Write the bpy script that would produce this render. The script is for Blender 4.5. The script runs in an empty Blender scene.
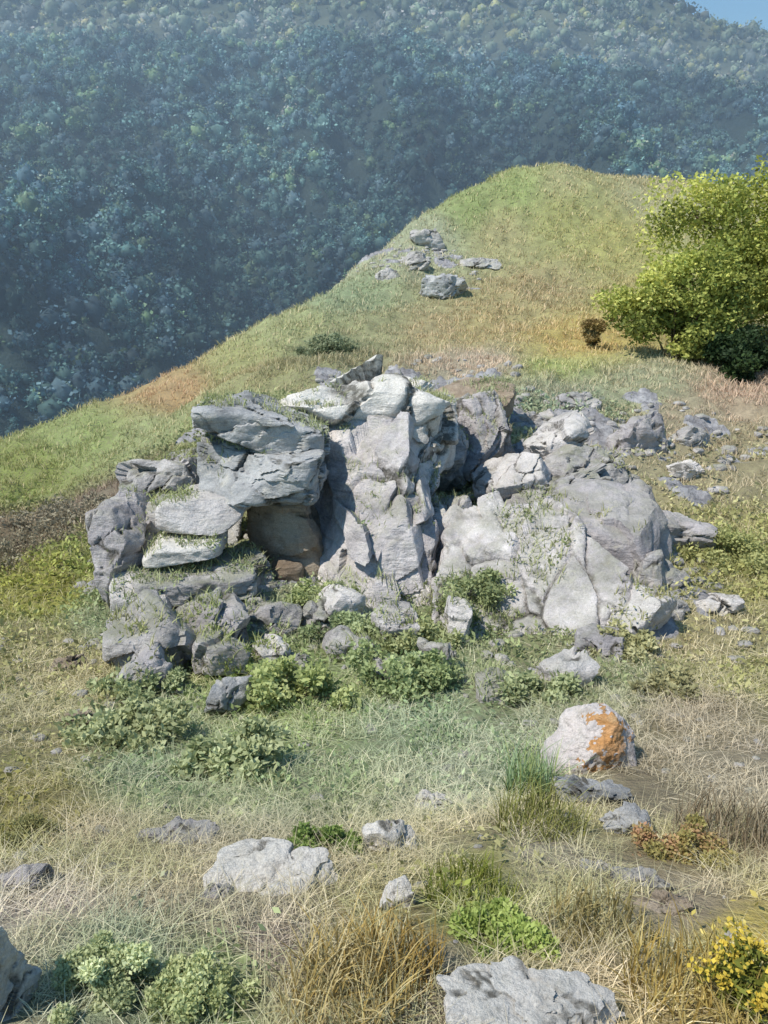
import bpy, bmesh, math
import numpy as np
from mathutils import Vector

RNG = np.random.default_rng(7)
SC = bpy.context.scene
COL = SC.collection
F = 773.0
PITCH = math.radians(17.0)
CP, SP = math.cos(PITCH), math.sin(PITCH)
CAM_Z = 1.6

# ------------------------------------------------------------------ helpers
def ray(u, v):
    x = (u - 384.0) / F; y = (512.0 - v) / F
    return np.array([x, CP + y * SP, -SP + y * CP])

def at(u, v, Y):
    d = ray(u, v)
    return d * (Y / d[1]) + np.array([0, 0, CAM_Z])

def lin(c):
    c = np.asarray(c, float) / 255.0
    return np.where(c <= 0.04045, c / 12.92, ((c + 0.055) / 1.055) ** 2.4)

def _h(ix, iy, iz, seed):
    n = (ix.astype(np.int64) * 374761393 + iy.astype(np.int64) * 668265263 + iz.astype(np.int64) * 2147483647 + seed * 1274126177) & 0xFFFFFFFF
    n = ((n ^ (n >> 13)) * 1274126177) & 0xFFFFFFFF
    n = ((n ^ (n >> 16)) * 2246822519) & 0xFFFFFFFF
    return ((n ^ (n >> 15)) & 0xFFFFFF) / float(0xFFFFFF) * 2 - 1

def vnoise(p, seed=0):
    p = np.asarray(p, float)
    i = np.floor(p).astype(np.int64); f = p - i
    w = f * f * f * (f * (f * 6 - 15) + 10)
    r = 0
    for dx in (0, 1):
        for dy in (0, 1):
            for dz in (0, 1):
                wt = (w[:, 0] if dx else 1 - w[:, 0]) * (w[:, 1] if dy else 1 - w[:, 1]) * (w[:, 2] if dz else 1 - w[:, 2])
                r = r + wt * _h(i[:, 0] + dx, i[:, 1] + dy, i[:, 2] + dz, seed)
    return r

def fbm(p, seed=0, octv=4, gain=0.5):
    a, s, r = 1.0, 0, 0
    for o in range(octv):
        r = r + a * vnoise(p * 2.03 ** o + 17.3 * o, seed + o)
        s += a; a *= gain
    return r / s

def mesh(name, V, Fc, mat=None, parent=None, col=None, smooth=False):
    """V (n,3); Fc list of (m,k) index arrays"""
    me = bpy.data.meshes.new(name)
    V = np.ascontiguousarray(V, np.float32)
    if not isinstance(Fc, list): Fc = [Fc]
    Fc = [np.asarray(f, np.int32) for f in Fc if len(f)]
    me.vertices.add(len(V)); me.vertices.foreach_set('co', V.ravel())
    nl = sum(f.size for f in Fc); npoly = sum(len(f) for f in Fc)
    me.loops.add(nl); me.polygons.add(npoly)
    me.loops.foreach_set('vertex_index', np.concatenate([f.ravel() for f in Fc]))
    tot = np.concatenate([np.full(len(f), f.shape[1], np.int32) for f in Fc])
    st = np.concatenate([[0], np.cumsum(tot)[:-1]]).astype(np.int32)
    me.polygons.foreach_set('loop_start', st)
    if smooth: me.polygons.foreach_set('use_smooth', np.ones(npoly, bool))
    me.update(calc_edges=True); me.validate()
    if col is not None:
        c = np.ones((len(V), 4), np.float32); c[:, :3] = col
        at_ = me.color_attributes.new('tint', 'FLOAT_COLOR', 'POINT')
        at_.data.foreach_set('color', c.ravel())
    if mat: me.materials.append(mat)
    o = bpy.data.objects.new(name, me); COL.objects.link(o)
    if parent: o.parent = parent
    return o

def tag(o, label=None, cat=None, group=None, kind=None):
    if label: o['label'] = label
    if cat: o['category'] = cat
    if group: o['group'] = group
    if kind: o['kind'] = kind
    return o

def empty(name, loc, label, cat, group=None):
    o = bpy.data.objects.new(name, None); COL.objects.link(o)
    o.location = loc; o.empty_display_size = 0.1
    return tag(o, label, cat, group)

# ------------------------------------------------------------------ materials
class NT:
    def __init__(s, name):
        s.m = bpy.data.materials.new(name); s.m.use_nodes = True
        s.t = s.m.node_tree; s.b = s.t.nodes['Principled BSDF']
        s.b.inputs['Roughness'].default_value = 0.9
        s.b.inputs['Specular IOR Level'].default_value = 0.15
    def n(s, typ, **kw):
        x = s.t.nodes.new(typ)
        for k, v in kw.items():
            if k in x.inputs: x.inputs[k].default_value = v
            else: setattr(x, k, v)
        return x
    def l(s, a, b): s.t.links.new(a, b)
    def noise(s, vec, scale, detail=5, rough=0.6, dist=0.0):
        x = s.n('ShaderNodeTexNoise'); x.inputs['Scale'].default_value = scale
        x.inputs['Detail'].default_value = detail; x.inputs['Roughness'].default_value = rough
        x.inputs['Distortion'].default_value = dist
        if vec is not None: s.l(vec, x.inputs['Vector'])
        return x.outputs['Fac']
    def ramp(s, fac, stops):
        r = s.n('ShaderNodeValToRGB'); e = r.color_ramp.elements
        while len(e) < len(stops): e.new(0.5)
        for k, (p, c) in zip(e, stops):
            k.position = p
            k.color = (*c, 1) if not np.isscalar(c) else (c, c, c, 1)
        s.l(fac, r.inputs[0]); return r.outputs[0]
    def mix(s, fac, a, b, mode='MIX'):
        x = s.n('ShaderNodeMix', data_type='RGBA', blend_type=mode)
        for val, sock in ((fac, x.inputs[0]), (a, x.inputs[6]), (b, x.inputs[7])):
            if isinstance(val, (int, float)): sock.default_value = val
            elif isinstance(val, (tuple, list, np.ndarray)): sock.default_value = (*val, 1)
            else: s.l(val, sock)
        return x.outputs[2]
    def bump(s, h, dist, strength=1.0, normal=None):
        b = s.n('ShaderNodeBump'); b.inputs['Strength'].default_value = strength; b.inputs['Distance'].default_value = dist
        s.l(h, b.inputs['Height'])
        if normal: s.l(normal, b.inputs['Normal'])
        return b.outputs[0]
    def math(s, op, a, b=None):
        x = s.n('ShaderNodeMath', operation=op)
        for val, sock in ((a, x.inputs[0]), (b, x.inputs[1])):
            if val is None: continue
            if isinstance(val, (int, float)): sock.default_value = val
            else: s.l(val, sock)
        return x.outputs[0]

def rock_mat(name, dark, mid, light, lichen=0.35, orange=0.0, scale=1.0, moss=0.0):
    m = NT(name)
    geo = m.n('ShaderNodeNewGeometry'); P = geo.outputs['Position']
    big = m.noise(P, 1.3 * scale, 8, 0.68, 0.3)
    c = m.ramp(big, [(0.28, dark), (0.46, mid), (0.64, light)])
    st = m.n('ShaderNodeMapping'); st.inputs['Scale'].default_value = (0.6, 0.6, 3.4); st.inputs['Rotation'].default_value = (0.15, -0.5, 0)
    m.l(P, st.inputs['Vector'])
    strata = m.noise(st.outputs[0], 2.2 * scale, 9, 0.68, 0.5)
    c = m.mix(m.ramp(strata, [(0.30, 0.75), (0.45, 0.0)]), c, tuple(np.array(dark) * 0.55))
    c = m.mix(m.ramp(strata, [(0.55, 0.0), (0.70, 0.6)]), c, tuple(np.minimum(np.array(light) * 1.15, .75)))
    ln = m.noise(P, 5 * scale, 9, 0.75, 0.3)
    c = m.mix(m.math('MULTIPLY', m.ramp(ln, [(0.52, 0.0), (0.66, 1.0)]), lichen * 1.8), c, (0.62, 0.61, 0.57))
    dk = m.noise(P, 17 * scale, 7, 0.8, 0.0)
    c = m.mix(m.ramp(dk, [(0.57, 0.0), (0.72, 0.7)]), c, (0.09, 0.09, 0.09))
    fine = m.noise(P, 70, 4, 0.8)
    c = m.mix(1.0, c, m.ramp(fine, [(0.3, (.78, .75, .70)), (0.7, (1.28, 1.23, 1.14))]), 'MULTIPLY')
    stn = m.noise(P, 2.3 * scale, 6, .7, .6)
    c = m.mix(m.ramp(stn, [(0.58, 0.0), (0.75, 0.45)]), c, (0.36, 0.30, 0.20))
    if moss:
        sx = m.n('ShaderNodeSeparateXYZ'); m.l(geo.outputs['Normal'], sx.inputs[0])
        mn = m.math('ADD', m.math('MULTIPLY', sx.outputs['Z'], 0.30), m.noise(P, 3.0, 8, 0.7))
        c = m.mix(m.math('MULTIPLY', m.ramp(mn, [(0.66, 0.0), (0.84, 1.0)]), moss), c, (0.24, 0.25, 0.13))
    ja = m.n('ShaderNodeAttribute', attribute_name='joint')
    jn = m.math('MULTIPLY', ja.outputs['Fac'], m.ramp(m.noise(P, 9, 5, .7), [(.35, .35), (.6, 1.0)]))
    c = m.mix(m.ramp(jn, [(.25, 0.0), (.8, .85)]), c, (0.085, 0.078, 0.06))  # crack occlusion painted into the colour, as a dark soil tone along the joints
    m.l(c, m.b.inputs['Base Color'])
    h = m.math('ADD', m.noise(P, 6 * scale, 12, 0.72), m.math('MULTIPLY', strata, 0.8))
    m.l(m.bump(h, 0.10 / scale, 0.9), m.b.inputs['Normal'])
    return m.m

def tint_mat(name, var=0.25, scale=3.0, trans=0.0, rough=0.8):
    m = NT(name)
    a = m.n('ShaderNodeAttribute', attribute_name='tint')
    geo = m.n('ShaderNodeNewGeometry')
    n = m.noise(geo.outputs['Position'], scale, 4, 0.6)
    k = m.ramp(n, [(0.3, 1 - var), (0.7, 1 + var)])
    c = m.mix(1.0, a.outputs['Color'], k, 'MULTIPLY')
    m.l(c, m.b.inputs['Base Color']); m.b.inputs['Roughness'].default_value = rough
    if trans:
        tr = m.n('ShaderNodeBsdfTranslucent'); m.l(c, tr.inputs['Color'])
        ms = m.n('ShaderNodeMixShader'); ms.inputs[0].default_value = trans
        m.l(m.b.outputs[0], ms.inputs[1]); m.l(tr.outputs[0], ms.inputs[2])
        m.l(ms.outputs[0], m.t.nodes['Material Output'].inputs['Surface'])
    return m.m

M_LEAF = tint_mat('leaf', 0.12, 4.0, 0.3, 0.6)
M_GRASS = tint_mat('grass_blade', 0.15, 2.0, 0.25, 0.7)
M_BARK = tint_mat('bark', 0.4, 12.0)
M_FOREST = tint_mat('forest_canopy', 0.5, 0.12)
R_GREY = rock_mat('grey_limestone', (0.22, 0.215, 0.225), (0.43, 0.42, 0.435), (0.60, 0.585, 0.60), moss=0.5)
R_PALE = rock_mat('pale_limestone', (0.36, 0.35, 0.365), (0.62, 0.60, 0.615), (0.80, 0.775, 0.785), moss=0.2)
R_WHITE = rock_mat('white_limestone', (0.54, 0.53, 0.53), (0.78, 0.765, 0.755), (0.84, 0.825, 0.81), 0.5, moss=0.12)
R_SLAB = rock_mat('weathered_limestone', (0.24, 0.23, 0.25), (0.52, 0.50, 0.53), (0.80, 0.77, 0.79), 0.5, moss=0.35)
R_SLATE = rock_mat('slate_grey_rock', (0.18, 0.19, 0.205), (0.37, 0.385, 0.41), (0.56, 0.575, 0.60), 0.45)
R_LILAC = rock_mat('lilac_grey_rock', (0.23, 0.22, 0.245), (0.41, 0.395, 0.425), (0.57, 0.55, 0.585), 0.3, moss=0.3)
R_BROWN = rock_mat('brown_earth_rock', (0.20, 0.155, 0.115), (0.34, 0.275, 0.215), (0.48, 0.41, 0.33), 0.1)
R_ORANGE = rock_mat('orange_lichen_rock', (0.50, 0.46, 0.47), (0.72, 0.67, 0.68), (0.84, 0.79, 0.79), 0.5, 0.0)
R_OCHRE = rock_mat('ochre_lichen_crust', (0.48, 0.22, 0.08), (0.64, 0.34, 0.14), (0.78, 0.55, 0.36), 0.3)

# ------------------------------------------------------------------ terrain
CTRL = []   # world points of the ground surface
def cp(u, v, Y): CTRL.append(at(u, v, Y))
for u in (-150, 60, 230, 384, 540, 700, 900):
    prof = [(1024, 1.5), (900, 2.2), (850, 2.7), (800, 3.4), (750, 4.4), (700, 5.6), (650, 7.0)]
    for v, Y in prof: cp(u, v, Y)
for u in (250, 384, 520):
    for v, Y in [(600, 8.5), (550, 10), (500, 11.6), (450, 13.5), (400, 15.8), (370, 18)]: cp(u, v, Y)
for u in (680, 860):
    for v, Y in [(600, 8.2), (550, 9.6), (500, 11.3), (450, 13.4), (400, 16.2), (375, 18.5)]: cp(u, v, Y)
for u in (-140, 60):
    for v, Y in [(600, 9.0), (550, 11.5), (500, 15.5)]: cp(u, v, Y)
for v, Y in [(600, 8.8), (550, 10.6), (500, 13), (450, 16), (415, 19.5)]: cp(165, v, Y)
crest = [(-140, 500, 20), (0, 448, 22), (75, 420, 22), (150, 386, 23), (230, 348, 26), (300, 311, 29), (350, 276, 33), (400, 236, 37), (440, 216, 40),
         (470, 200, 43), (500, 191, 45), (560, 189, 46), (620, 189, 46), (690, 192, 46), (800, 190, 46), (960, 180, 46)]
for u, v, Y in crest:
    p = at(u, v, Y); CTRL.append(p)
    for f, dz in ((1.06, -0.9), (1.14, -3.0), (1.3, -8.0), (1.8, -26.0)):
        CTRL.append(np.array([p[0] * f, p[1] * f, p[2] + dz]))
for u, v, Y in [(330, 340, 23), (420, 300, 27), (500, 300, 27), (600, 300, 27), (700, 300, 27), (440, 250, 33), (520, 240, 34), (600, 240, 34), (700, 250, 34), (880, 290, 28), (900, 230, 36)]:
    cp(u, v, Y)
for x, y, z in [(0, 0, 0), (-3, 0, -0.1), (3, 0, 0.05), (0, -6, 0.5), (-10, -6, -0.8), (10, -6, 1.0), (-12, 1, -2.0), (12, 1, 0.8),
                (-22, 8, -8), (-26, 18, -13), (-34, 30, -24), (-45, 0, -20), (-45, 45, -38), (26, 6, 1.5), (26, 18, 1.0), (34, 30, 5), (45, 45, 7), (45, 0, 4),
                (60, 95, -45), (-45, 95, -55), (0, 95, -48), (0, -25, 1.5), (40, -25, 3), (-40, -25, -12)]:
    CTRL.append(np.array([x, y, z]))
CTRL = np.array(CTRL)
def _tps():
    X = CTRL[:, :2]; n = len(X)
    d2 = ((X[:, None] - X[None]) ** 2).sum(-1)
    K = 0.5 * d2 * np.log(d2 + 1e-9)
    K += np.eye(n) * 0.15
    Pm = np.c_[np.ones(n), X]
    A = np.zeros((n + 3, n + 3)); A[:n, :n] = K; A[:n, n:] = Pm; A[n:, :n] = Pm.T
    return np.linalg.solve(A, np.r_[CTRL[:, 2], 0, 0, 0])
W = _tps()
def z_smooth(x, y):
    x = np.atleast_1d(np.asarray(x, float)); y = np.atleast_1d(np.asarray(y, float))
    out = np.empty(len(x))
    for s in range(0, len(x), 20000):
        xx = x[s:s + 20000, None]; yy = y[s:s + 20000, None]
        d2 = (xx - CTRL[None, :, 0]) ** 2 + (yy - CTRL[None, :, 1]) ** 2
        out[s:s + 20000] = (0.5 * d2 * np.log(d2 + 1e-9)) @ W[:-3] + W[-3] + W[-2] * xx[:, 0] + W[-1] * yy[:, 0]
    return out

def hit(u, v, lo=1.0, hi=60.0):
    """where the line of sight of a spot meets the ground"""
    d = ray(u, v); Y = np.geomspace(lo, hi, 900)
    P = d[None] * (Y / d[1])[:, None] + np.array([0, 0, CAM_Z])
    g = z_smooth(P[:, 0], P[:, 1])
    k = np.argmax(P[:, 2] <= g)
    if P[k, 2] > g[k]: k = len(Y) - 1
    return P[k]

# colour zones of the turf: (u, v, sRGB) looked up at the places on the ground where they lie
ZONES = [
 (30, 470, (128, 138, 78)), (90, 440, (134, 146, 92)), (60, 520, (128, 118, 92)), (15, 545, (110, 98, 78)), (90, 505, (116, 106, 90)), (40, 590, (136, 134, 70)), (110, 560, (134, 138, 82)),
 (40, 650, (146, 140, 98)), (90, 680, (142, 136, 94)), (50, 740, (140, 134, 94)), (30, 800, (128, 120, 72)), (15, 830, (124, 118, 62)),
 (150, 430, (140, 150, 105)), (175, 393, (162, 138, 100)), (120, 620, (130, 138, 105)), (150, 720, (124, 132, 96)), (150, 780, (122, 134, 100)),
 (240, 720, (134, 144, 96)), (330, 690, (128, 138, 92)), (370, 650, (120, 130, 84)), (420, 720, (128, 140, 106)), (300, 780, (126, 136, 100)), (450, 790, (142, 148, 118)),
 (330, 610, (146, 152, 120)), (440, 600, (122, 128, 92)), (260, 690, (132, 142, 80)), (500, 760, (134, 142, 112)),
 (600, 690, (130, 134, 98)), (700, 640, (150, 142, 104)), (740, 560, (146, 142, 92)), (740, 450, (150, 142, 110)), (700, 720, (136, 126, 100)), (650, 790, (138, 128, 104)), (740, 780, (142, 132, 110)), (740, 690, (140, 136, 90)),
 (560, 820, (148, 140, 100)), (450, 850, (152, 144, 108)), (540, 860, (156, 146, 126)), (480, 920, (132, 136, 70)), (560, 920, (150, 140, 104)), (480, 870, (142, 140, 86)),
 (700, 850, (140, 126, 92)), (680, 900, (160, 146, 122)), (700, 980, (168, 150, 98)), (740, 940, (184, 166, 92)), (640, 950, (160, 146, 112)),
 (90, 860, (150, 138, 112)), (150, 890, (154, 142, 116)), (60, 900, (158, 146, 134)), (230, 920, (140, 130, 112)), (280, 960, (140, 126, 112)), (380, 940, (148, 134, 92)), (340, 980, (168, 150, 106)), (120, 960, (126, 138, 110)), (220, 990, (124, 136, 92)), (430, 990, (142, 130, 112)),
 (560, 210, (146, 148, 92)), (620, 240, (152, 150, 92)), (500, 230, (152, 148, 106)), (540, 290, (150, 142, 102)), (580, 340, (168, 152, 92)), (480, 330, (154, 144, 100)), (430, 330, (156, 146, 108)), (380, 330, (140, 142, 104)),
 (640, 300, (150, 148, 92)), (520, 190, (134, 148, 92)), (470, 205, (128, 142, 90)), (560, 190, (150, 150, 108)), (650, 200, (154, 152, 114)), (400, 250, (150, 156, 128)), (430, 235, (148, 154, 126)), (350, 300, (132, 146, 112)), (290, 330, (146, 152, 108)), (330, 350, (110, 118, 84)), (240, 360, (144, 146, 98)),
 (480, 365, (164, 154, 132)), (560, 368, (150, 160, 96)), (640, 385, (146, 150, 118)), (560, 400, (140, 146, 120)), (690, 420, (150, 142, 116)), (740, 400, (160, 144, 120)),
]
ZP = np.array([hit(u, v) for u, v, _ in ZONES]); ZC = np.array([lin(c) for _, _, c in ZONES])
def keyxy(x, y):
    Y = np.maximum(y, 0.8)
    return np.c_[x / Y * 7.0, np.log(Y) * 4.5]
ZK = keyxy(ZP[:, 0], ZP[:, 1])
def zone_col(x, y):
    out = np.empty((len(x), 3))
    k = keyxy(x, y)
    for s in range(0, len(x), 20000):
        d2 = ((k[s:s + 20000, None] - ZK[None]) ** 2).sum(-1)
        w = 1 / (d2 + 0.02) ** 2
        out[s:s + 20000] = (w[..., None] * ZC[None]).sum(1) / w.sum(1)[:, None]
    return out

# bare rock in the ground: (u, v, radius in plan metres, strength)
BARE = [(230, 450, 1.5), (350, 420, 2.0), (330, 500, 1.6), (440, 440, 1.6), (160, 560, 1.1), (210, 620, .9), (280, 560, 1.0), (400, 560, .9), (520, 480, 1.3), (540, 570, 1.3), (600, 620, .9), (640, 470, 1.3),
        (660, 560, .8), (430, 265, 2.2), (395, 250, 1.8), (270, 875, .12), (500, 420, 1.5), (580, 430, 1.4), (690, 430, 1.2), (440, 385, 1.6)]
BP = [(hit(u, v), r) for u, v, r in BARE]
def bare(x, y):
    b = np.zeros(len(x))
    for p, r in BP:
        d = np.hypot(x - p[0], (y - p[1]) * 0.8) / r
        b = np.maximum(b, np.clip(1.35 - d, 0, 1))
    n = fbm(np.c_[x * 1.3, y * 1.3, x * 0], 31, 4)
    return np.clip((b + n * 1.7 - 0.80) * 3.0, 0, 1) * (b > 0)

def z_ground(x, y):
    z = z_smooth(x, y)
    r = np.hypot(x, y)
    P = np.c_[x, y, np.zeros(len(x))]
    amp = np.clip(r / 30.0, 0.10, 0.5)
    z = z + fbm(P * 0.45, 3, 4) * 0.30 * amp * 2 + fbm(P * 1.7, 5, 3) * 0.09 * np.clip(r / 8, .35, 1.6)
    b = bare(x, y)
    st = fbm(np.c_[x * 1.1 + y * .5, y * 0.9, z * 0.5], 9, 5, 0.6)
    steps = np.abs(((st * 3) % 1.0) - 0.5)
    z = z + b * (np.clip(r / 10, .2, 1.3)) * (0.16 * st + 0.16 * steps)
    return z

def build_ground():
    nx, ny = 560, 640
    sx = np.linspace(-1, 1, nx); sy = np.linspace(0, 1, ny)
    gx = np.sinh(sx * 3.4) / np.sinh(3.4) * 60
    gy = -14 + 14 * (sy / .12)
    k = sy > .12
    q = (sy[k] - .12) / .88
    gy[k] = 0.02 + (np.exp(q * 4.35) - 1) / (np.exp(4.35) - 1) * 95
    X, Y = np.meshgrid(gx, gy)
    # a fan so that columns widen with distance
    X = X * (0.35 + 0.65 * np.clip(Y, 0, 60) / 40)
    x, y = X.ravel(), Y.ravel()
    z = z_ground(x, y); c = zone_col(x, y); b = bare(x, y)
    idx = np.arange(nx * ny).reshape(ny, nx)
    q = np.c_[idx[:-1, :-1].ravel(), idx[:-1, 1:].ravel(), idx[1:, 1:].ravel(), idx[1:, :-1].ravel()]
    m = NT('turf_and_rock')
    a = m.n('ShaderNodeAttribute', attribute_name='tint'); ba = m.n('ShaderNodeAttribute', attribute_name='bare')
    geo = m.n('ShaderNodeNewGeometry'); Pn = geo.outputs['Position']
    n1 = m.noise(Pn, 2.2, 7, 0.65); n2 = m.noise(Pn, 14, 6, 0.7)
    g = m.mix(1.0, a.outputs['Color'], m.ramp(n1, [(0.3, 0.8), (0.7, 1.4)]), 'MULTIPLY')
    g = m.mix(m.ramp(n2, [(0.45, 0.0), (0.65, 0.6)]), g, (0.22, 0.18, 0.13))
    rk = m.ramp(m.noise(Pn, 3.2, 7, 0.68, 0.4), [(0.3, (0.14, 0.135, 0.14)), (0.5, (0.33, 0.32, 0.325)), (0.68, (0.52, 0.51, 0.50))])
    rk = m.mix(m.ramp(m.noise(Pn, 11, 5, 0.7), [(0.55, 0.0), (0.64, 0.7)]), rk, (0.09, 0.09, 0.085))
    c_ = m.mix(m.ramp(m.math('ADD', ba.outputs['Fac'], m.math('MULTIPLY', m.math('SUBTRACT', n2, 0.5), 0.9)), [(0.42, 0.0), (0.58, 1.0)]), g, rk)
    m.l(c_, m.b.inputs['Base Color'])
    m.l(m.bump(m.math('ADD', n2, n1), 0.06), m.b.inputs['Normal'])
    o = mesh('ground', np.c_[x, y, z], q, m.m, col=c, smooth=True)
    f = o.data.attributes.new('bare', 'FLOAT', 'POINT'); f.data.foreach_set('value', b.astype(np.float32))
    tag(o, 'rough grassy ridge with bare limestone showing through', kind='structure')
build_ground()

# ------------------------------------------------------------------ rocks
_ICO = {}
def ico(n):
    if n not in _ICO:
        bm = bmesh.new(); bmesh.ops.create_icosphere(bm, subdivisions=n, radius=1)
        V = np.array([v.co[:] for v in bm.verts]); Fc = np.array([[v.index for v in f.verts] for f in bm.faces]); bm.free()
        _ICO[n] = (V / np.linalg.norm(V, axis=1)[:, None], Fc)
    return _ICO[n]
OUT = []
JOINT = [None]
FOOT = []   # (x, y, rx, ry, top z) where no grass grows
def rock_shape(dims, seed, sub=5, blocky=5.0, planes=9, strata=0.0, thick=0.25, dip=(0.45, 0.15), rough=0.06):
    r = np.random.default_rng(seed)
    D, Fc = ico(sub)
    rad = (np.abs(D) ** blocky).sum(1) ** (-1 / blocky)
    N = r.normal(size=(planes, 3)); N /= np.linalg.norm(N, axis=1)[:, None]
    off = r.uniform(0.62, 1.0, planes)
    for n_, o_ in zip(N, off):
        c = D @ n_
        lim = np.where(c > 0.05, o_ / np.maximum(c, 0.05), 9)
        rad = np.minimum(rad, lim)
    P = D * rad[:, None] * (np.array(dims) / 2)
    S = float(min(dims)); JOINT[0] = None
    b = np.array([-dip[0], -dip[1], 1.0]); b /= np.linalg.norm(b)
    nrm = P / (np.linalg.norm(P, axis=1)[:, None] + 1e-6)
    flat = nrm - (nrm @ b)[:, None] * b
    wob = 1.6 * fbm(P / S * 1.1 + seed, seed, 4)
    if strata:
        # broken along beds and joints: cells that stand a little proud of one another, with open cracks between
        half = np.array(dims) / 2
        cell = thick * 1.5
        nc = int(np.clip(8 * half.prod() / cell ** 3 * 1.6, 10, 150))
        Cn = r.uniform(-1, 1, (nc, 3)) * half * 1.1
        u1 = np.cross(b, [0.3, 1, 0.1]); u1 /= np.linalg.norm(u1); u2 = np.cross(b, u1)
        B = np.stack([u1, u2 * 1.1, b * 2.3], 1)
        Pw = P + np.stack([fbm(P / S * 1.6 + 7 * k_ + seed, seed + 30 + k_, 4) for k_ in range(3)], 1) * cell * .55
        d = np.sqrt((((Pw @ B)[:, None] - (Cn @ B)[None]) ** 2).sum(-1))
        ids = np.argsort(d, 1)[:, :2]
        f1 = np.take_along_axis(d, ids[:, :1], 1)[:, 0]; f2 = np.take_along_axis(d, ids[:, 1:], 1)[:, 0]
        lay = r.uniform(-1, 1, nc)[ids[:, 0]]
        # each cell face tilts a little
        tl = r.normal(size=(nc, 3))[ids[:, 0]] * .16
        slope = (tl * (Pw - Cn[ids[:, 0]])).sum(1)
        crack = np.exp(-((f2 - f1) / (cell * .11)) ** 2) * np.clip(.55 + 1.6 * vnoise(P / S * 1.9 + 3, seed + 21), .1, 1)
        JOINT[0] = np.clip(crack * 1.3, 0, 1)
        P = P + nrm * (strata * lay * .8 + slope * .7 - strata * .8 * crack)[:, None]
    q = P / S
    P = P + nrm * (S * rough * (2.2 * fbm(q * 1.5 + seed, seed + 3, 3, 0.5) + 1.3 * (0.35 - np.abs(fbm(q * 2.6 + 5 + seed, seed + 8, 6, 0.66)))))[:, None]
    return P, Fc

def rock(name, box, mat, Y=None, depth=None, parent=None, seed=1, sub=5, sink=0.17, yaw=None, tilt=0.0, foot=True, fixed=False, lean=0.0, squat=.6, **kw):
    """a rock that covers about box=(u0,v0,u1,v1) from the viewpoint, at distance Y (else where it meets the ground)"""
    u0, v0, u1, v1 = box; uc, vc = (u0 + u1) / 2, (v0 + v1) / 2
    g = hit(uc, v0 * 0.25 + v1 * 0.75)
    if Y is None: Y = g[1]
    elif parent and not fixed: Y = min(Y, hit(uc, v1)[1] + .42 * (depth or 1))
    d = ray(uc, vc); t = Y / d[1]
    w = (u1 - u0) / F * t; h = (v1 - v0) / F * t
    dp = depth if depth else 0.8 * w
    if not parent:
        el = math.atan2(-d[2], math.hypot(d[0], d[1]))
        dp = depth if depth else .7 * w
        dp = min(dp, max(.35 * w, .8 * h / max(math.sin(el), .2)))
        h = max(squat * h, (h - .75 * dp * math.sin(el)) / math.cos(el))
    P, Fc = rock_shape((w * 1.06, dp, h * 1.1), seed, sub, **kw)
    r = np.random.default_rng(seed + 99)
    a = r.uniform(-.35, .35) if yaw is None else yaw
    ca, sa = math.cos(a), math.sin(a)
    P = P @ np.array([[ca, sa, 0], [-sa, ca, 0], [0, 0, 1]])
    cb, sb = math.cos(tilt), math.sin(tilt)
    P = P @ np.array([[cb, 0, sb], [0, 1, 0], [-sb, 0, cb]])
    P[:, 1] += lean * P[:, 2]
    c = at(uc, vc, Y)
    if foot: FOOT.append((c[0], c[1], w * 0.38, dp * 0.38, c[2] + h * .3))
    base = c - np.array([0, 0, h * 0.5])
    if not parent: base = base - np.array([0, 0, h * sink])
    if parent:
        o = mesh(name, P + c - np.array(parent.location), Fc, mat, parent, smooth=True)
    else:
        o = mesh(name, P + np.array([0, 0, h * .5]), Fc, mat, smooth=True); o.location = base
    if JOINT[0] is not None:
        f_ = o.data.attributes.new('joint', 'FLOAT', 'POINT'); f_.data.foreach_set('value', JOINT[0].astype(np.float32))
    if parent and Y < 16: OUT.append((P + c, Fc))
    try: o.data.set_sharp_from_angle(angle=math.radians(38))
    except Exception: pass
    return o

def outcrop(u, v, label):
    p = hit(u, v)
    return empty('rock_outcrop', tuple(p), label, 'rock outcrop')

ST = dict(strata=0.06, thick=0.3)
# -- left outcrop with the overhang
o = outcrop(215, 640, 'left rock outcrop with a dark slate block overhanging a brown hollow')
rock('overhang_block', (204, 400, 318, 446), R_SLATE, 10.2, 1.9, o, 11, 6, fixed=True, strata=0.05, thick=0.24, dip=(0.08, 0.1), yaw=.1, blocky=7, planes=4, rough=.05)['label'] = 'upper bluish slate block over the hollow'
rock('overhang_block', (206, 438, 318, 486), R_SLATE, 9.75, 2.0, o, 26, 6, fixed=True, strata=0.05, thick=0.2, dip=(0.05, 0.1), yaw=.05, blocky=8, planes=3, rough=.05)['label'] = 'lower bluish slate block jutting over the hollow'
rock('back_wall', (250, 496, 324, 588), R_BROWN, 9.55, 1.1, o, 12, 6, fixed=True, strata=.04, thick=.3, rough=.05, yaw=0)['label'] = 'tan earthy back wall of the hollow'
rock('ledge', (176, 494, 250, 520), R_PALE, 9.1, 1.3, o, 13, 5, fixed=True, blocky=7, planes=4)
rock('ledge', (152, 532, 222, 552), R_WHITE, 8.8, 1.2, o, 14, 5, fixed=True, yaw=.1, blocky=7, planes=4)
rock('ledge', (136, 496, 190, 524), R_GREY, 9.5, 1.2, o, 15, 5)
rock('ledge', (140, 564, 252, 590), R_GREY, 8.5, 1.2, o, 16, 6, fixed=True, blocky=7, planes=4, strata=.04, thick=.3)
rock('ledge', (150, 600, 310, 626), R_GREY, 8.3, 1.0, o, 27, 6, fixed=True, blocky=6, planes=5, strata=.04, thick=.3)
rock('side_block', (102, 504, 162, 614), R_LILAC, 9.6, 1.4, o, 17, 6, **ST)
rock('side_block', (128, 456, 206, 506), R_GREY, 10.6, 1.5, o, 18, 6, **ST)
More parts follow.
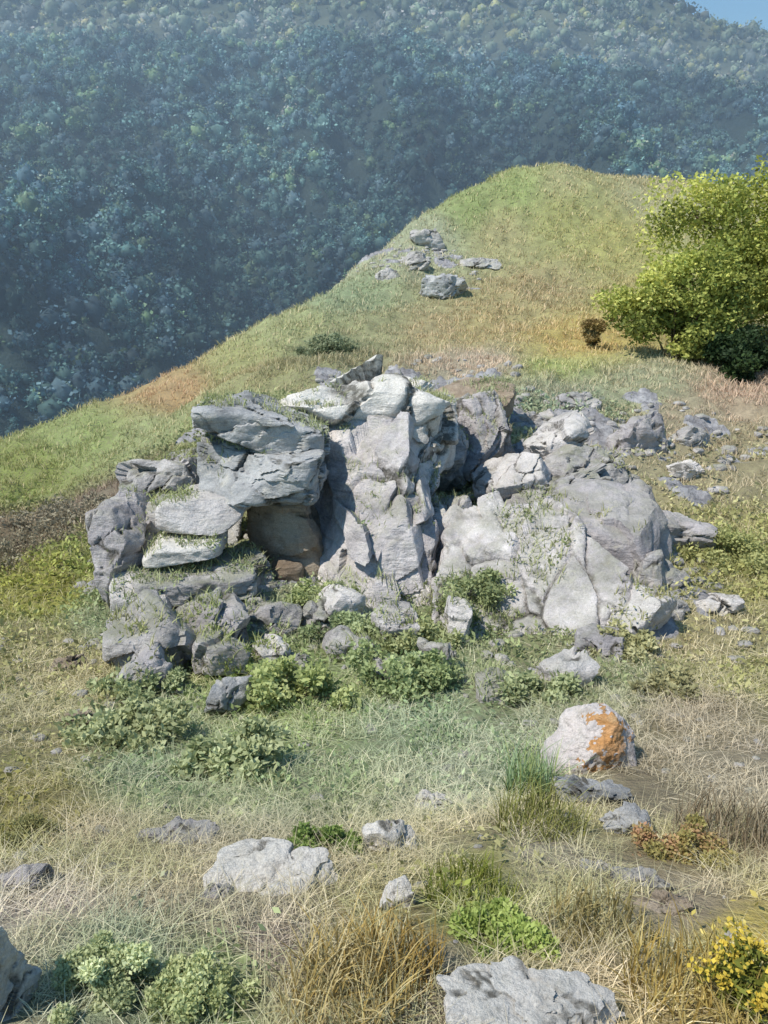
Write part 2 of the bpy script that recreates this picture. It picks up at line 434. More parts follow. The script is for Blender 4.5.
rock('inner_block', (150, 505, 250, 600), R_SLATE, 10.3, 1.0, o, 25, 5, fixed=True)
rock('lower_slab', (180, 602, 252, 664), R_LILAC, 8.1, .9, o, 19, 6, tilt=.45, **ST)
rock('lower_slab', (106, 604, 186, 668), R_GREY, 8.1, 1.0, o, 22, 6, **ST)
for i, b in enumerate([(176, 618, 262, 638), (166, 648, 244, 668), (160, 676, 228, 694)]):
    rock('ledge', b, (R_LILAC, R_PALE, R_GREY)[i], 7.75 - .62 * i, 1.0, o, 360 + i, 5, fixed=True, tilt=-.18 + .05 * i, blocky=6, planes=5, strata=.02, thick=.3)
rock('hollow_stone', (266, 560, 300, 588), R_BROWN, 9.2, .4, o, 23, 4)['label'] = 'brown stone with a pale top lying in the hollow'
rock('hollow_stone', (236, 572, 272, 600), R_PALE, 9.0, .5, o, 24, 4)

for i, (b, m_) in enumerate([((196, 640, 246, 676), R_GREY), ((244, 606, 300, 636), R_GREY), ((120, 580, 176, 626), R_PALE), ((150, 628, 196, 652), R_PALE), ((208, 676, 246, 712), R_SLATE), ((128, 650, 164, 690), R_LILAC), ((250, 640, 284, 664), R_PALE)]):
    rock('lower_block', b, m_, 99, .5, o, 300 + i, 5, strata=.03, thick=.2)
# -- central outcrop
o = outcrop(380, 560, 'central pale rock outcrop with a bright whitish top and fissured grey face')
rock('pale_cap', (300, 378, 446, 470), R_WHITE, 11.6, 2.6, o, 31, 6, strata=.10, thick=.4, dip=(.3, .2), yaw=-.1)['label'] = 'whitish sunlit cap of the outcrop'
rock('bedrock_face', (298, 430, 452, 636), R_SLAB, 9.6, 2.2, o, 32, 7, fixed=True, lean=.55, strata=.15, thick=.27, dip=(.55, .25), blocky=5, planes=8, rough=.035)
rock('rock_rib', (396, 512, 448, 650), R_LILAC, 8.9, .8, o, 35, 6, fixed=True, lean=.4, tilt=.22, strata=.05, thick=.3)
rock('rock_rib', (438, 496, 482, 560), R_GREY, 10.0, .9, o, 37, 6, tilt=.4, strata=.06, thick=.3)
rock('crevice_stone', (362, 500, 400, 530), R_SLATE, 9.9, .6, o, 36, 4)

for i, (b, m_) in enumerate([((312, 590, 362, 626), R_PALE), ((368, 606, 414, 650), R_PALE), ((440, 560, 474, 604), R_GREY), ((420, 640, 456, 680), R_GREY), ((330, 626, 372, 656), R_GREY), ((444, 606, 470, 650), R_PALE), ((376, 660, 410, 690), R_LILAC)]):
    rock('lower_block', b, m_, 99, .5, o, 320 + i, 5, strata=.03, thick=.2)

o = outcrop(460, 470, 'bluish grey rock outcrop on the shoulder right of the whitish cap')
rock('rock_face', (404, 405, 474, 490), R_SLATE, 12.2, 1.8, o, 41, 6, tilt=.3, strata=.08, thick=.35, dip=(.8, .2))
rock('rock_face', (450, 400, 516, 474), R_LILAC, 12.9, 1.8, o, 42, 6, tilt=.4, strata=.08, thick=.35, dip=(.8, .2))
rock('rock_cap', (418, 383, 514, 412), R_BROWN, 14.2, 1.8, o, 43, 6)

# -- tilted ribs
o = outcrop(530, 500, 'tilted grey limestone ribs with grass strips above the broad sloping slab')
for i, (b, Y, m_) in enumerate([((470, 462, 546, 504), 11.0, R_PALE), ((518, 430, 590, 468), 12.2, R_PALE), ((490, 482, 606, 514), 10.6, R_GREY), ((550, 450, 620, 500), 11.2, R_GREY)]):
    rock('rock_rib', b, m_, Y, 1.2, o, 50 + i, 6, tilt=.62 if i < 2 else .35, strata=.05, thick=.25, dip=(.8, .1))

# -- right-hand slab
o = outcrop(560, 640, 'broad pale lilac sloping rock slab above the orange lichen boulder')
rock('sloping_slab', (458, 514, 636, 716), R_SLAB, 8.2, 2.4, o, 68, 7, fixed=True, lean=.75, tilt=.22, strata=.12, thick=.30, dip=(.9, .3), yaw=-.2, blocky=4, planes=8, rough=.035)
rock('sloping_slab', (560, 508, 676, 622), R_LILAC, 9.2, 1.6, o, 62, 6, fixed=True, lean=.6, tilt=.25, strata=.07, thick=.4, dip=(.8, .2), planes=7, rough=.04)
rock('foot_stone', (476, 676, 510, 702), R_GREY, 99, .5, o, 66, 5)

for i, (b, m_) in enumerate([((600, 596, 666, 644), R_PALE), ((536, 654, 590, 694), R_PALE), ((650, 566, 690, 594), R_GREY), ((580, 634, 630, 668), R_LILAC), ((624, 556, 668, 600), R_GREY)]):
    rock('lower_block', b, m_, 99 if i < 5 else 8.2, .6, o, 340 + i, 5, strata=.03, thick=.2)

ROCKS = [
 ('boulder', (612, 408, 662, 470), R_LILAC, 'lilac grey boulder upper right, nearest below the big bush'),
 ('boulder', (664, 418, 716, 452), R_GREY, 'grey stone half sunk in dry turf right of the lilac boulder'),
 ('boulder', (600, 462, 650, 512), R_GREY, 'grey boulder standing just above the lilac end of the broad slab'),
 ('boulder', (668, 456, 700, 480), R_PALE, 'small pale stone in tan grass on the upper right slope'),
 ('boulder', (656, 508, 712, 552), R_LILAC, 'weathered lilac stone at the right end of the broad slab'),
 ('boulder', (560, 388, 600, 412), R_GREY, 'low grey rock in the grass strip below the dry knoll'),
 ('boulder', (516, 404, 560, 432), R_GREY, 'flat grey rock between the tilted ribs and the knoll'),
 ('boulder', (398, 252, 430, 272), R_GREY, 'pale rock on the ridge edge left of the dark hole'),
 ('boulder', (418, 272, 466, 298), R_SLATE, 'dark slate rock with a shadowed hole on the ridge knoll'),
 ('boulder', (462, 258, 498, 270), R_GREY, 'pale slab right of the dark slate rock on the knoll'),
 ('boulder', (372, 268, 400, 284), R_GREY, 'small pale rock on the skyline edge of the ridge'),
 ('boulder', (412, 228, 442, 246), R_GREY, 'upper pale rock on the ridge edge against the forest'),
 ('rock_slab', (212, 842, 336, 902), R_WHITE, 'pale flat slab in the foreground below the dark green bush'),
 ('rock_slab', (140, 818, 216, 852), R_LILAC, 'lilac flat rock left of the pale foreground slab'),
 ('rock_slab', (458, 962, 622, 1050), R_WHITE, 'pale rounded rock cut off by the bottom edge of the photo'),
 ('boulder', (-70, 880, 34, 1060), R_WHITE, 'white rock at the lower left corner'),
 ('boulder', (366, 815, 412, 862), R_WHITE, 'white stone right of the dark green foreground bush'),
 ('boulder', (376, 872, 412, 924), R_WHITE, 'white stone beside the straw coloured grass clump'),
 ('boulder', (196, 880, 232, 906), R_LILAC, 'small lilac stone in the bare earth at the foot of the pale slab'),
 ('boulder', (2, 862, 48, 892), R_LILAC, 'flat pinkish stone at the left edge of the bare earth'),
 ('boulder', (612, 866, 672, 892), R_LILAC, 'flat purplish stone below the reddish plant'),
 ('boulder', (638, 888, 690, 914), R_BROWN, 'pinkish brown stone right of centre in the foreground'),
 ('boulder', (602, 800, 650, 842), R_SLATE, 'blue grey stone just below and right of the orange lichen boulder'),
 ('boulder', (560, 772, 622, 806), R_SLATE, 'low grey stone directly under the orange lichen boulder'),
 ('boulder', (580, 856, 620, 880), R_LILAC, 'small flat stone on the path in the lower middle'),
 ('boulder', (420, 640, 452, 668), R_GREY, 'grey stone in the grass below the tall lilac rib'),
 ('boulder', (300, 590, 352, 640), R_GREY, 'grey stone in weeds right of the brown hollow'),
 ('boulder', (388, 664, 420, 690), R_GREY, 'small grey stone in the weeds at mid slope'),
 ('boulder', (50, 652, 88, 672), R_BROWN, 'dark brown stone in the left grass slope'),
 ('boulder', (66, 710, 96, 724), R_BROWN, 'small brown stone low in the left grass slope'),
 ('boulder', (410, 790, 452, 812), R_PALE, 'flat pale stone at the foot of the weedy slope'),
 ('boulder', (640, 590, 690, 622), R_GREY, 'grey stone below the lilac end of the broad slab'),
 ('boulder', (700, 590, 742, 612), R_PALE, 'pale stone alone in tan grass at the right edge'),
 ('boulder', (232, 930, 262, 952), R_SLATE, 'dark stone on bare earth above the bottom left herbs'),
 ('boulder', (270, 648, 306, 672), R_GREY, 'small grey stone below the brown hollow'),
 ('boulder', (112, 668, 150, 694), R_SLATE, 'dark stone left of the two white ledges'),
]
for i, (nm, b, m_, lab) in enumerate(ROCKS):
    big = (b[2] - b[0]) > 90
    q = rock(nm, b, m_, None, None, None, 200 + i, 6 if big else 5, rough=.08, planes=10, **(dict(strata=.012, thick=.11) if b[1] > 780 else dict(strata=.04, thick=.22)))
    tag(q, lab, 'rock')
    if nm == 'rock_slab' and i == 14: pass

# the boulder with the orange lichen
lb = rock('boulder', (550, 708, 630, 784), R_ORANGE, None, .4, None, 79, 6, blocky=3.0, planes=9, rough=.08, squat=.92, sink=.06)
tag(lb, 'round whitish boulder with a bright orange lichen patch right of its middle', 'rock')
# a crust on the boulder: the boulder's own surface pushed out, where it faces right and front
V, Fc = np.array([v.co[:] for v in lb.data.vertices]), np.array([p.vertices[:] for p in lb.data.polygons])
ctr = V.mean(0); dv = V - ctr
sel = 1.05 - np.abs(dv[:, 0] - .07) / .15 - np.maximum(dv[:, 1], 0) * 5 + fbm(V * 12, 5, 5, .7) * 1.5 + vnoise(V * 85, 6) * .55 > .40
fs = Fc[sel[Fc].all(1)]; used = np.unique(fs); mp = -np.ones(len(V), int); mp[used] = np.arange(len(used))
mesh('lichen_crust', ctr + dv[used] * 1.006, mp[fs], R_OCHRE, lb, smooth=True)['label'] = 'orange lichen crust'

# ------------------------------------------------------------------ foliage
def leaves(C, size, r, col, droop=0.0, up=0.3, narrow=0.5):
    """rhombic leaves at points C"""
    n = len(C)
    d = r.normal(size=(n, 3)); d[:, 2] = d[:, 2] * .7 + up - droop; d /= np.linalg.norm(d, axis=1)[:, None]
    s = np.cross(d, r.normal(size=(n, 3))); s /= np.linalg.norm(s, axis=1)[:, None]
    L = (size * r.uniform(.6, 1.3, n))[:, None]
    V = np.stack([C, C + d * L * .5 + s * L * narrow * .5, C + d * L, C + d * L * .5 - s * L * narrow * .5], 1).reshape(-1, 3)
    i = np.arange(n)[:, None] * 4
    Q = np.c_[i, i + 1, i + 2, i + 3]
    return V, Q, np.repeat(col, 4, 0)

def tube(path, r0, r1, k=7):
    path = np.asarray(path, float); n = len(path)
    V, Q = [], []
    for i, p in enumerate(path):
        t = path[min(i + 1, n - 1)] - path[max(i - 1, 0)]; t /= np.linalg.norm(t) + 1e-9
        a = np.cross(t, [0.31, 0.9, 0.17]); a /= np.linalg.norm(a); b = np.cross(t, a)
        rr = r0 + (r1 - r0) * i / (n - 1)
        for j in range(k):
            q = 2 * math.pi * j / k; V.append(p + rr * (a * math.cos(q) + b * math.sin(q)))
    for i in range(n - 1):
        for j in range(k):
            Q.append((i * k + j, i * k + (j + 1) % k, (i + 1) * k + (j + 1) % k, (i + 1) * k + j))
    return np.array(V), np.array(Q)

def bushy(name, base, w, d, h, label, cat, seed, cols, n_clump=60, n_leaf=12000, leaf=.12, trunk=True, low=.1, group=None, crown='crown', lean=0.0):
    r = np.random.default_rng(seed)
    o = empty(name, tuple(base), label, cat, group)
    cols = np.array([lin(c) for c in cols])
    # clump centres in an uneven dome
    C = []
    while len(C) < n_clump:
        p = r.uniform(-1, 1, 3); rr = np.linalg.norm(p)
        if rr > 1 or rr < .35: continue
        th = math.atan2(p[1], p[0])
        p = p * (0.82 + .22 * math.sin(3 * th + seed) + r.uniform(-.12, .12))
        C.append(p)
    C = np.array(C) * np.array([w / 2, d / 2, h * (1 - low) / 2]) + np.array([0, 0, h * (low + (1 - low) / 2)])
    C[:, 0] += lean * C[:, 2]
    TV, TQ, k = [], [], 0
    fork = np.array([0, 0, h * .22])
    stems = [(np.zeros(3), fork, .035 * h ** .9, .028 * h ** .9)] if trunk else []
    for c in C[r.permutation(n_clump)[:22]]:
        stems.append((fork * r.uniform(.5, 1) if trunk else np.array([r.uniform(-.1, .1) * w, r.uniform(-.1, .1) * d, 0]), c, (.014 if trunk else .008) * h ** .9, .003 * h))
    for a, b, r0, r1 in stems:
        t = np.linspace(0, 1, 6)[:, None]
        path = a + (b - a) * t + np.array([0, 0, 1]) * (np.sin(t * math.pi) * .12 * np.linalg.norm(b - a)) + r.normal(size=(6, 3)) * .015 * h * (t * (1 - t) * 4)
        v, q = tube(path, r0, r1); TV.append(v); TQ.append(q + k); k += len(v)
    TV = np.concatenate(TV); TQ = np.concatenate(TQ)
    mesh('trunk' if trunk else 'stem', TV, TQ, M_BARK, o, col=np.tile(lin((92, 80, 64)), (len(TV), 1)), smooth=True)
    cs = r.uniform(.10, .20, n_clump) * (w + h) / 2
    ci = r.integers(0, n_clump, n_leaf)
    off = r.normal(size=(n_leaf, 3)); off /= np.linalg.norm(off, axis=1)[:, None]
    off *= (r.uniform(0, 1, n_leaf) ** .45)[:, None] * np.array([1, 1, .72])
    P = C[ci] + off * cs[ci][:, None]
    P[:, 2] = np.maximum(P[:, 2], .02 * h)
    tone = r.uniform(0, 1, n_clump)[ci] * .65 + r.uniform(0, 1, n_leaf) * .35
    j = tone * (len(cols) - 1); j0 = np.floor(j).astype(int).clip(0, len(cols) - 2); fr = (j - j0)[:, None]
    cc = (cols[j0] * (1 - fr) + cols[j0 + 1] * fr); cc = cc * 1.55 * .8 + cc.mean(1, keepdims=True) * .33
    cc = cc * (.78 + .4 * np.clip(P[:, 2:3] / h, 0, 1))  # crown shade painted into the leaf colour: darker low down, lighter towards the top
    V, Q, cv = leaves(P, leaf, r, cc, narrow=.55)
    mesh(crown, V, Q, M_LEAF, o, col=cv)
    return o

def gpt(x, y, dz=0.0): return np.array([x, y, float(z_ground(np.array([x]), np.array([y]))[0]) + dz])
def on(u, v, dz=0.0):
    p = hit(u, v); return gpt(p[0], p[1], dz)

GREEN = [(40, 46, 14), (118, 124, 40), (158, 162, 56), (182, 180, 76), (202, 196, 100)]
def at_base(u, Y):
    d = ray(u, 372); p = d * (Y / d[1]); return gpt(p[0], Y, -.1)
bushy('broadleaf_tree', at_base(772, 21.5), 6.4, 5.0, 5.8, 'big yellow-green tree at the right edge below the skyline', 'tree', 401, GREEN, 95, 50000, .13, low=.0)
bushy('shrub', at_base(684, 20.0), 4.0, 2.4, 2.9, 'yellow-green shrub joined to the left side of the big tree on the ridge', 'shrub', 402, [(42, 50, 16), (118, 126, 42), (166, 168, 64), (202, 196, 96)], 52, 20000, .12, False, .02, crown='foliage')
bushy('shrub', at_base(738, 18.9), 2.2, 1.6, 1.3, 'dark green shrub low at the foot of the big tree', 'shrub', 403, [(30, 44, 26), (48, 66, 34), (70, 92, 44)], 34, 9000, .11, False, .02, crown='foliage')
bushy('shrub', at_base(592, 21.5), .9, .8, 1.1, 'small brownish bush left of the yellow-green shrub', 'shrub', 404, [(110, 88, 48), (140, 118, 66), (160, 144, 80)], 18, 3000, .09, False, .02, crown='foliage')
for k, (u, v, w, h, lab, pal, nl) in enumerate([
    (332, 356, 1.3, .8, 'dark low bush alone on the slope above the pale cap', [(74, 84, 58), (98, 108, 76), (120, 126, 92)], 4000),
    (326, 856, .34, .17, 'dark green bush in the foreground above the pale flat slab', [(60, 84, 22), (88, 110, 34), (110, 130, 50)], 3500),
    (200, 1020, .34, .18, 'grey-green leafy herb at the bottom edge, near the left corner', [(108, 116, 64), (138, 146, 86), (170, 174, 120)], 3500),
    (112, 1000, .30, .24, 'pale grey-green herb beside the white corner rock', [(116, 126, 80), (150, 158, 106), (186, 192, 148)], 4200),
    (498, 945, .34, .16, 'bright green herb in front of the bottom rock', [(88, 112, 28), (116, 134, 42), (140, 152, 66)], 2600),
    (680, 850, .40, .22, 'reddish brown and olive plant on the lower right', [(110, 90, 30), (124, 116, 48), (150, 96, 66)], 2600),
    (668, 700, .5, .3, 'olive bush on the right slope behind the orange lichen boulder', [(100, 98, 58), (128, 122, 78), (150, 146, 100)], 2600),
    (725, 550, 1.5, .6, 'wide olive green bush at the right edge of the slope', [(104, 108, 48), (132, 134, 66), (152, 150, 86)], 4200),
    (470, 620, .9, .9, 'green bush in the cleft left of the broad slab', [(86, 98, 54), (116, 126, 74), (140, 148, 96)], 4200),
    (400, 690, 1.0, .5, 'leafy green bush in the middle of the weedy slope', [(92, 108, 56), (118, 132, 76), (144, 156, 102)], 4200),
    (290, 700, 1.0, .55, 'yellow-green bush below the brown hollow', [(100, 112, 50), (132, 142, 72), (158, 164, 100)], 4200),
    (235, 770, .7, .4, 'grey-green bush on the lower left of the weedy slope', [(108, 118, 74), (134, 142, 94), (156, 164, 120)], 3600),
    (130, 740, .8, .4, 'grey-green bush at the left border of the weedy slope', [(112, 118, 74), (140, 146, 96), (160, 164, 120)], 3600),
    (350, 640, .9, .5, 'small green bush left of the tall lilac rib', [(92, 106, 62), (122, 136, 86), (152, 160, 116)], 3600),
    (318, 612, .8, .5, 'low yellow-green weeds at the foot of the pale bedrock face', [(100, 112, 58), (130, 142, 78), (158, 164, 104)], 3000),
    (215, 640, .7, .4, 'green weeds growing over the stepped ledges below the hollow', [(96, 110, 60), (126, 138, 80), (150, 158, 102)], 2600),
    (415, 650, .8, .5, 'olive weeds below the tall lilac rib', [(96, 104, 56), (128, 134, 78), (152, 156, 104)], 3000),
    (545, 700, .7, .35, 'low grey-green weeds along the lower edge of the broad slab', [(104, 114, 70), (132, 140, 92), (156, 162, 120)], 2600),
    (620, 660, .8, .35, 'olive tan weeds right of the broad slab foot', [(112, 110, 64), (138, 134, 82), (158, 154, 108)], 2600),
    (140, 690, .7, .35, 'grey-green weeds at the lower left corner of the left outcrop', [(98, 110, 66), (128, 138, 88), (150, 158, 112)], 2600),
    (20, 838, .36, .17, 'olive bush at the left edge above the bare earth', [(86, 84, 34), (116, 112, 54), (136, 132, 74)], 2400),
    (16, 560, 2.6, .32, 'dark brown heather patch at the left edge of the slope', [(84, 74, 54), (108, 96, 74), (126, 116, 88)], 3600),
    (80, 520, 2.6, .30, 'brown heather patch by the upper end of the dark strip', [(92, 82, 66), (116, 106, 86), (134, 124, 98)], 3200),
    ]):
    b = on(u, v, -.04)
    small = v > 800
    pal = [tuple(np.array(c_) * .85 + np.array((150, 148, 112)) * .2) for c_ in pal]; h *= .7; w *= 1.15
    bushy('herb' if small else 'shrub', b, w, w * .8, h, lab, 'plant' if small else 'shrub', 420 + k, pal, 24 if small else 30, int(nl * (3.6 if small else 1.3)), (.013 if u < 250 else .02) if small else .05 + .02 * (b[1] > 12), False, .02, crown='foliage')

# straw tussock, flowering plant, tall stalks
def blades(P, H, Wd, lean, r, col, seg=3):
    """grass blades: tapering strips of seg quads/tris, bent over"""
    n = len(P)
    th = r.uniform(0, 2 * math.pi, n); dirv = np.c_[np.cos(th), np.sin(th), np.zeros(n)]
    ph = th + r.uniform(.6, 2.4, n); side = np.c_[np.cos(ph), np.sin(ph), np.zeros(n)]
    V = []
    for s in range(seg):
        t = s / seg
        c = P + dirv * (lean * H * t * t)[:, None] + np.array([0, 0, 1]) * (H * t * (1 - .25 * lean * t))[:, None]
        w = (Wd * (1 - t * .7) * .5)[:, None]
        V += [c - side * w, c + side * w]
    V.append(P + dirv * (lean * H)[:, None] + np.array([0, 0, 1]) * (H * (1 - .25 * lean))[:, None])
    m = 2 * seg + 1
    V = np.stack(V, 1).reshape(-1, 3)
    b = np.arange(n)[:, None] * m
    Q = np.concatenate([np.c_[b + 2 * s, b + 2 * s + 1, b + 2 * s + 3, b + 2 * s + 2] for s in range(seg - 1)])
    T = np.c_[b + 2 * seg - 2, b + 2 * seg - 1, b + 2 * seg]
    return V, [Q, T], np.repeat(col, m, 0)

def tussock(name, u, v, rad, h, n, label, cols, seed, wd=.006):
    r = np.random.default_rng(seed); b = on(u, v, -.01)
    a = r.uniform(0, 2 * math.pi, n); q = np.sqrt(r.uniform(0, 1, n)) * rad
    P = np.c_[np.cos(a) * q, np.sin(a) * q, np.zeros(n)]
    cols = np.array([lin(c) for c in cols]); cc = cols[r.integers(0, len(cols), n)] * r.uniform(.75, 1.15, n)[:, None]
    V, Fs, cv = blades(P, h * r.uniform(.5, 1.1, n), np.full(n, wd), r.uniform(.1, .8, n), r, cc, 4)
    o = mesh(name, V, Fs, M_GRASS, col=cv); o.location = b
    return tag(o, label, 'grass clump')
tussock('grass_tussock', 345, 1015, .17, .20, 420, 'tall straw coloured grass clump in the foreground right of the herbs', [(196, 176, 120), (176, 152, 92), (208, 192, 146)], 501)
tussock('grass_tussock', 392, 985, .14, .15, 340, 'ochre dry grass clump between the straw clump and the bottom rock', [(176, 148, 88), (150, 128, 70)], 502)
tussock('grass_tussock', 530, 790, .13, .34, 260, 'pale green upright grass clump left of the orange lichen boulder', [(150, 172, 132), (166, 178, 120), (130, 152, 100)], 503, .009)
tussock('grass_tussock', 470, 905, .16, .11, 420, 'olive green grass clump on the path', [(136, 138, 66), (116, 128, 52)], 504)
tussock('grass_tussock', 700, 1000, .2, .15, 500, 'golden dry grass clump at the bottom right', [(184, 164, 96), (166, 142, 80), (196, 178, 120)], 505)
tussock('grass_tussock', 600, 940, .17, .11, 380, 'tan grass clump right of the bottom rock', [(164, 150, 104), (148, 136, 88)], 506)
tussock('grass_tussock', 735, 840, .26, .2, 520, 'grey-brown dry grass clump at the right edge', [(150, 134, 108), (128, 112, 88), (170, 156, 130)], 507)
tussock('grass_tussock', 540, 835, .2, .2, 420, 'yellowish grass clump at the foot of the orange lichen boulder', [(150, 148, 90), (134, 136, 74)], 508)

def flower_plant(u, v, h, label, seed):
    r = np.random.default_rng(seed); b = on(u, v, -.01); o = empty('flowering_plant', tuple(b), label, 'plant')
    tips, SV, SQ, k = [], [], [], 0
    for i in range(16):
        a = r.uniform(0, 2 * math.pi); tip = np.array([math.cos(a) * r.uniform(.03, .15), math.sin(a) * r.uniform(.03, .13), h * r.uniform(.55, 1)])
        t = np.linspace(0, 1, 5)[:, None]; path = tip * t * np.array([1, 1, 1]) + np.c_[np.zeros(5), np.zeros(5), .02 * np.sin(t[:, 0] * 3)]
        vv, q = tube(path, .003, .0015, 5); SV.append(vv); SQ.append(q + k); k += len(vv); tips.append(tip)
    SV = np.concatenate(SV)
    mesh('stem', SV, np.concatenate(SQ), M_LEAF, o, col=np.tile(lin((120, 126, 60)), (len(SV), 1)))
    P = np.concatenate([t[None] * r.uniform(.1, .9, (70, 1)) + r.normal(size=(70, 3)) * .014 for t in tips])
    P[:, 2] = np.maximum(P[:, 2], .01)
    V, Q, c = leaves(P, .032, r, lin((132, 136, 62)) * r.uniform(.7, 1.2, (len(P), 1)), narrow=.35); mesh('foliage', V, Q, M_LEAF, o, col=c)
    for t in tips:
        P = t + r.normal(size=(34, 3)) * np.array([.014, .014, .007])
        V, Q, c = leaves(P, .014, r, lin((222, 196, 84)) * r.uniform(.8, 1.15, (34, 1)), narrow=.8); mesh('flower_head', V, Q, M_LEAF, o, col=c)
flower_plant(744, 1000, .17, 'yellow flowering plant at the lower right edge', 520)

# ------------------------------------------------------------------ grass (nobody could count it)
def build_grass():
    r = np.random.default_rng(11)
    PX, PY = [], []
    for y0, y1, dens in [(1.0, 3.2, 5600), (3.2, 6.5, 2300), (6.5, 11, 800), (11, 19, 380), (19, 30, 150), (30, 50, 70)]:
        kx = .78; n = int(dens * (y1 * y1 - y0 * y0) * kx)
        y = np.sqrt(r.uniform(y0 * y0, y1 * y1, n)); x = r.uniform(-kx, kx, n) * y
        PX.append(x); PY.append(y)
    x = np.concatenate(PX); y = np.concatenate(PY)
    # clumping
    cl = fbm(np.c_[x * 2.2, y * 2.2, x * 0], 41, 3) + .6 * fbm(np.c_[x * 7, y * 7, x * 0], 43, 2)
    keep = cl > -.28
    b = bare(x, y); keep &= b + r.uniform(-.2, .5, len(x)) < .45
    z = z_ground(x, y)
    for fx, fy, rx, ry, top in FOOT:
        keep &= ~((((x - fx) / rx) ** 2 + ((y - fy) / ry) ** 2 < 1) & (z < top))
    x, y, z, cl = x[keep], y[keep], z[keep], cl[keep]; n = len(x)
    c = zone_col(x, y)
    far = np.clip((y - 9) / 8, 0, 1)[:, None]
    lum = (1 + r.uniform(-.27, .33, n)[:, None] * (1 - .55 * far)) * (1 - .17 * far)
    olv = np.clip(1 - (y - 2.6) / 1.6, 0, 1)[:, None] * np.clip(.35 + fbm(np.c_[x * 2.0, y * 2.0, x * 0], 53, 3) * 1.2, 0, .8)[:, None]
    c = c * (1 - olv) + lin((128, 130, 78)) * olv
    dry = r.uniform(0, 1, n)[:, None] < .2 - .08 * far
    c = np.where(dry, c * .55 + lin((192, 180, 146)) * .45, c) * lum * 1.95
    Y = np.maximum(y, 1)
    c = (c * .80 + c.mean(1, keepdims=True) * .25) * (np.array([1.02, .985, 1.0]) * (1 - far) + np.array([1.12, .97, .93]) * far)
    H = (.035 + .035 * np.sqrt(Y / 4) + .02 * np.clip(cl, 0, 1)) * r.uniform(.5, 1.6, n)
    H *= 1 + .8 * np.clip(fbm(np.c_[x * .8, y * .8, x * 0], 47, 2), 0, 1)
    Wd = np.clip(.0011 * Y, .003, .05) * r.uniform(.7, 1.4, n)
    V, Fs, cv = blades(np.c_[x, y, z - .01], H, Wd, np.where((r.uniform(0, 1, n) < .45) & (y < 7), r.uniform(1.6, 3.4, n), r.uniform(.15, 1.1, n)), r, c, 3)
    o = mesh('grass', V, Fs, M_GRASS, col=cv)
    tag(o, 'short mixed green and straw grass over the ridge', kind='stuff')
    print('grass blades', n)
build_grass()

def build_cover():
    """low leafy weeds between the rocks"""
    r = np.random.default_rng(12)
    n = 5200
    y = np.sqrt(r.uniform(1.3 ** 2, 16 ** 2, n)); x = r.uniform(-.75, .75, n) * y
    zc = zone_col(x, y); green = zc[:, 1] / (zc.sum(1)) 
    keep = (green + r.uniform(-.02, .02, n) > .383) & (bare(x, y) < .6)
    z = z_ground(x, y)
    for fx, fy, rx, ry, top in FOOT:
        keep &= ~((((x - fx) / rx) ** 2 + ((y - fy) / ry) ** 2 < .8) & (z < top))
    x, y, z, zc = x[keep], y[keep], z[keep], zc[keep]; n = len(x)
    m = 26
    s = np.clip(.04 + .012 * y, .05, .2) * r.uniform(.6, 1.5, n)
    off = r.normal(size=(n, m, 3)) * np.array([.6, .6, .35]); off[..., 2] = np.abs(off[..., 2])
    P = (np.c_[x, y, z][:, None] + off * s[:, None, None]).reshape(-1, 3)
    c = np.repeat(zc * r.uniform(1.15, 2.1, (n, 1)) * np.array([.99, 1.03, 1.0]), m, 0) * r.uniform(.8, 1.2, (n * m, 1))
    V, Q, cv = leaves(P, 1.0, r, c, up=.5, narrow=.5)
    # leaf size follows the clump
    L = np.repeat(np.repeat(s * .38, m), 4)[:, None]; A = np.repeat(P, 4, 0); V = A + (V - A) * L
    tag(mesh('ground_cover', V, Q, M_LEAF, col=cv), 'low leafy weeds between the rocks', kind='stuff')
build_cover()

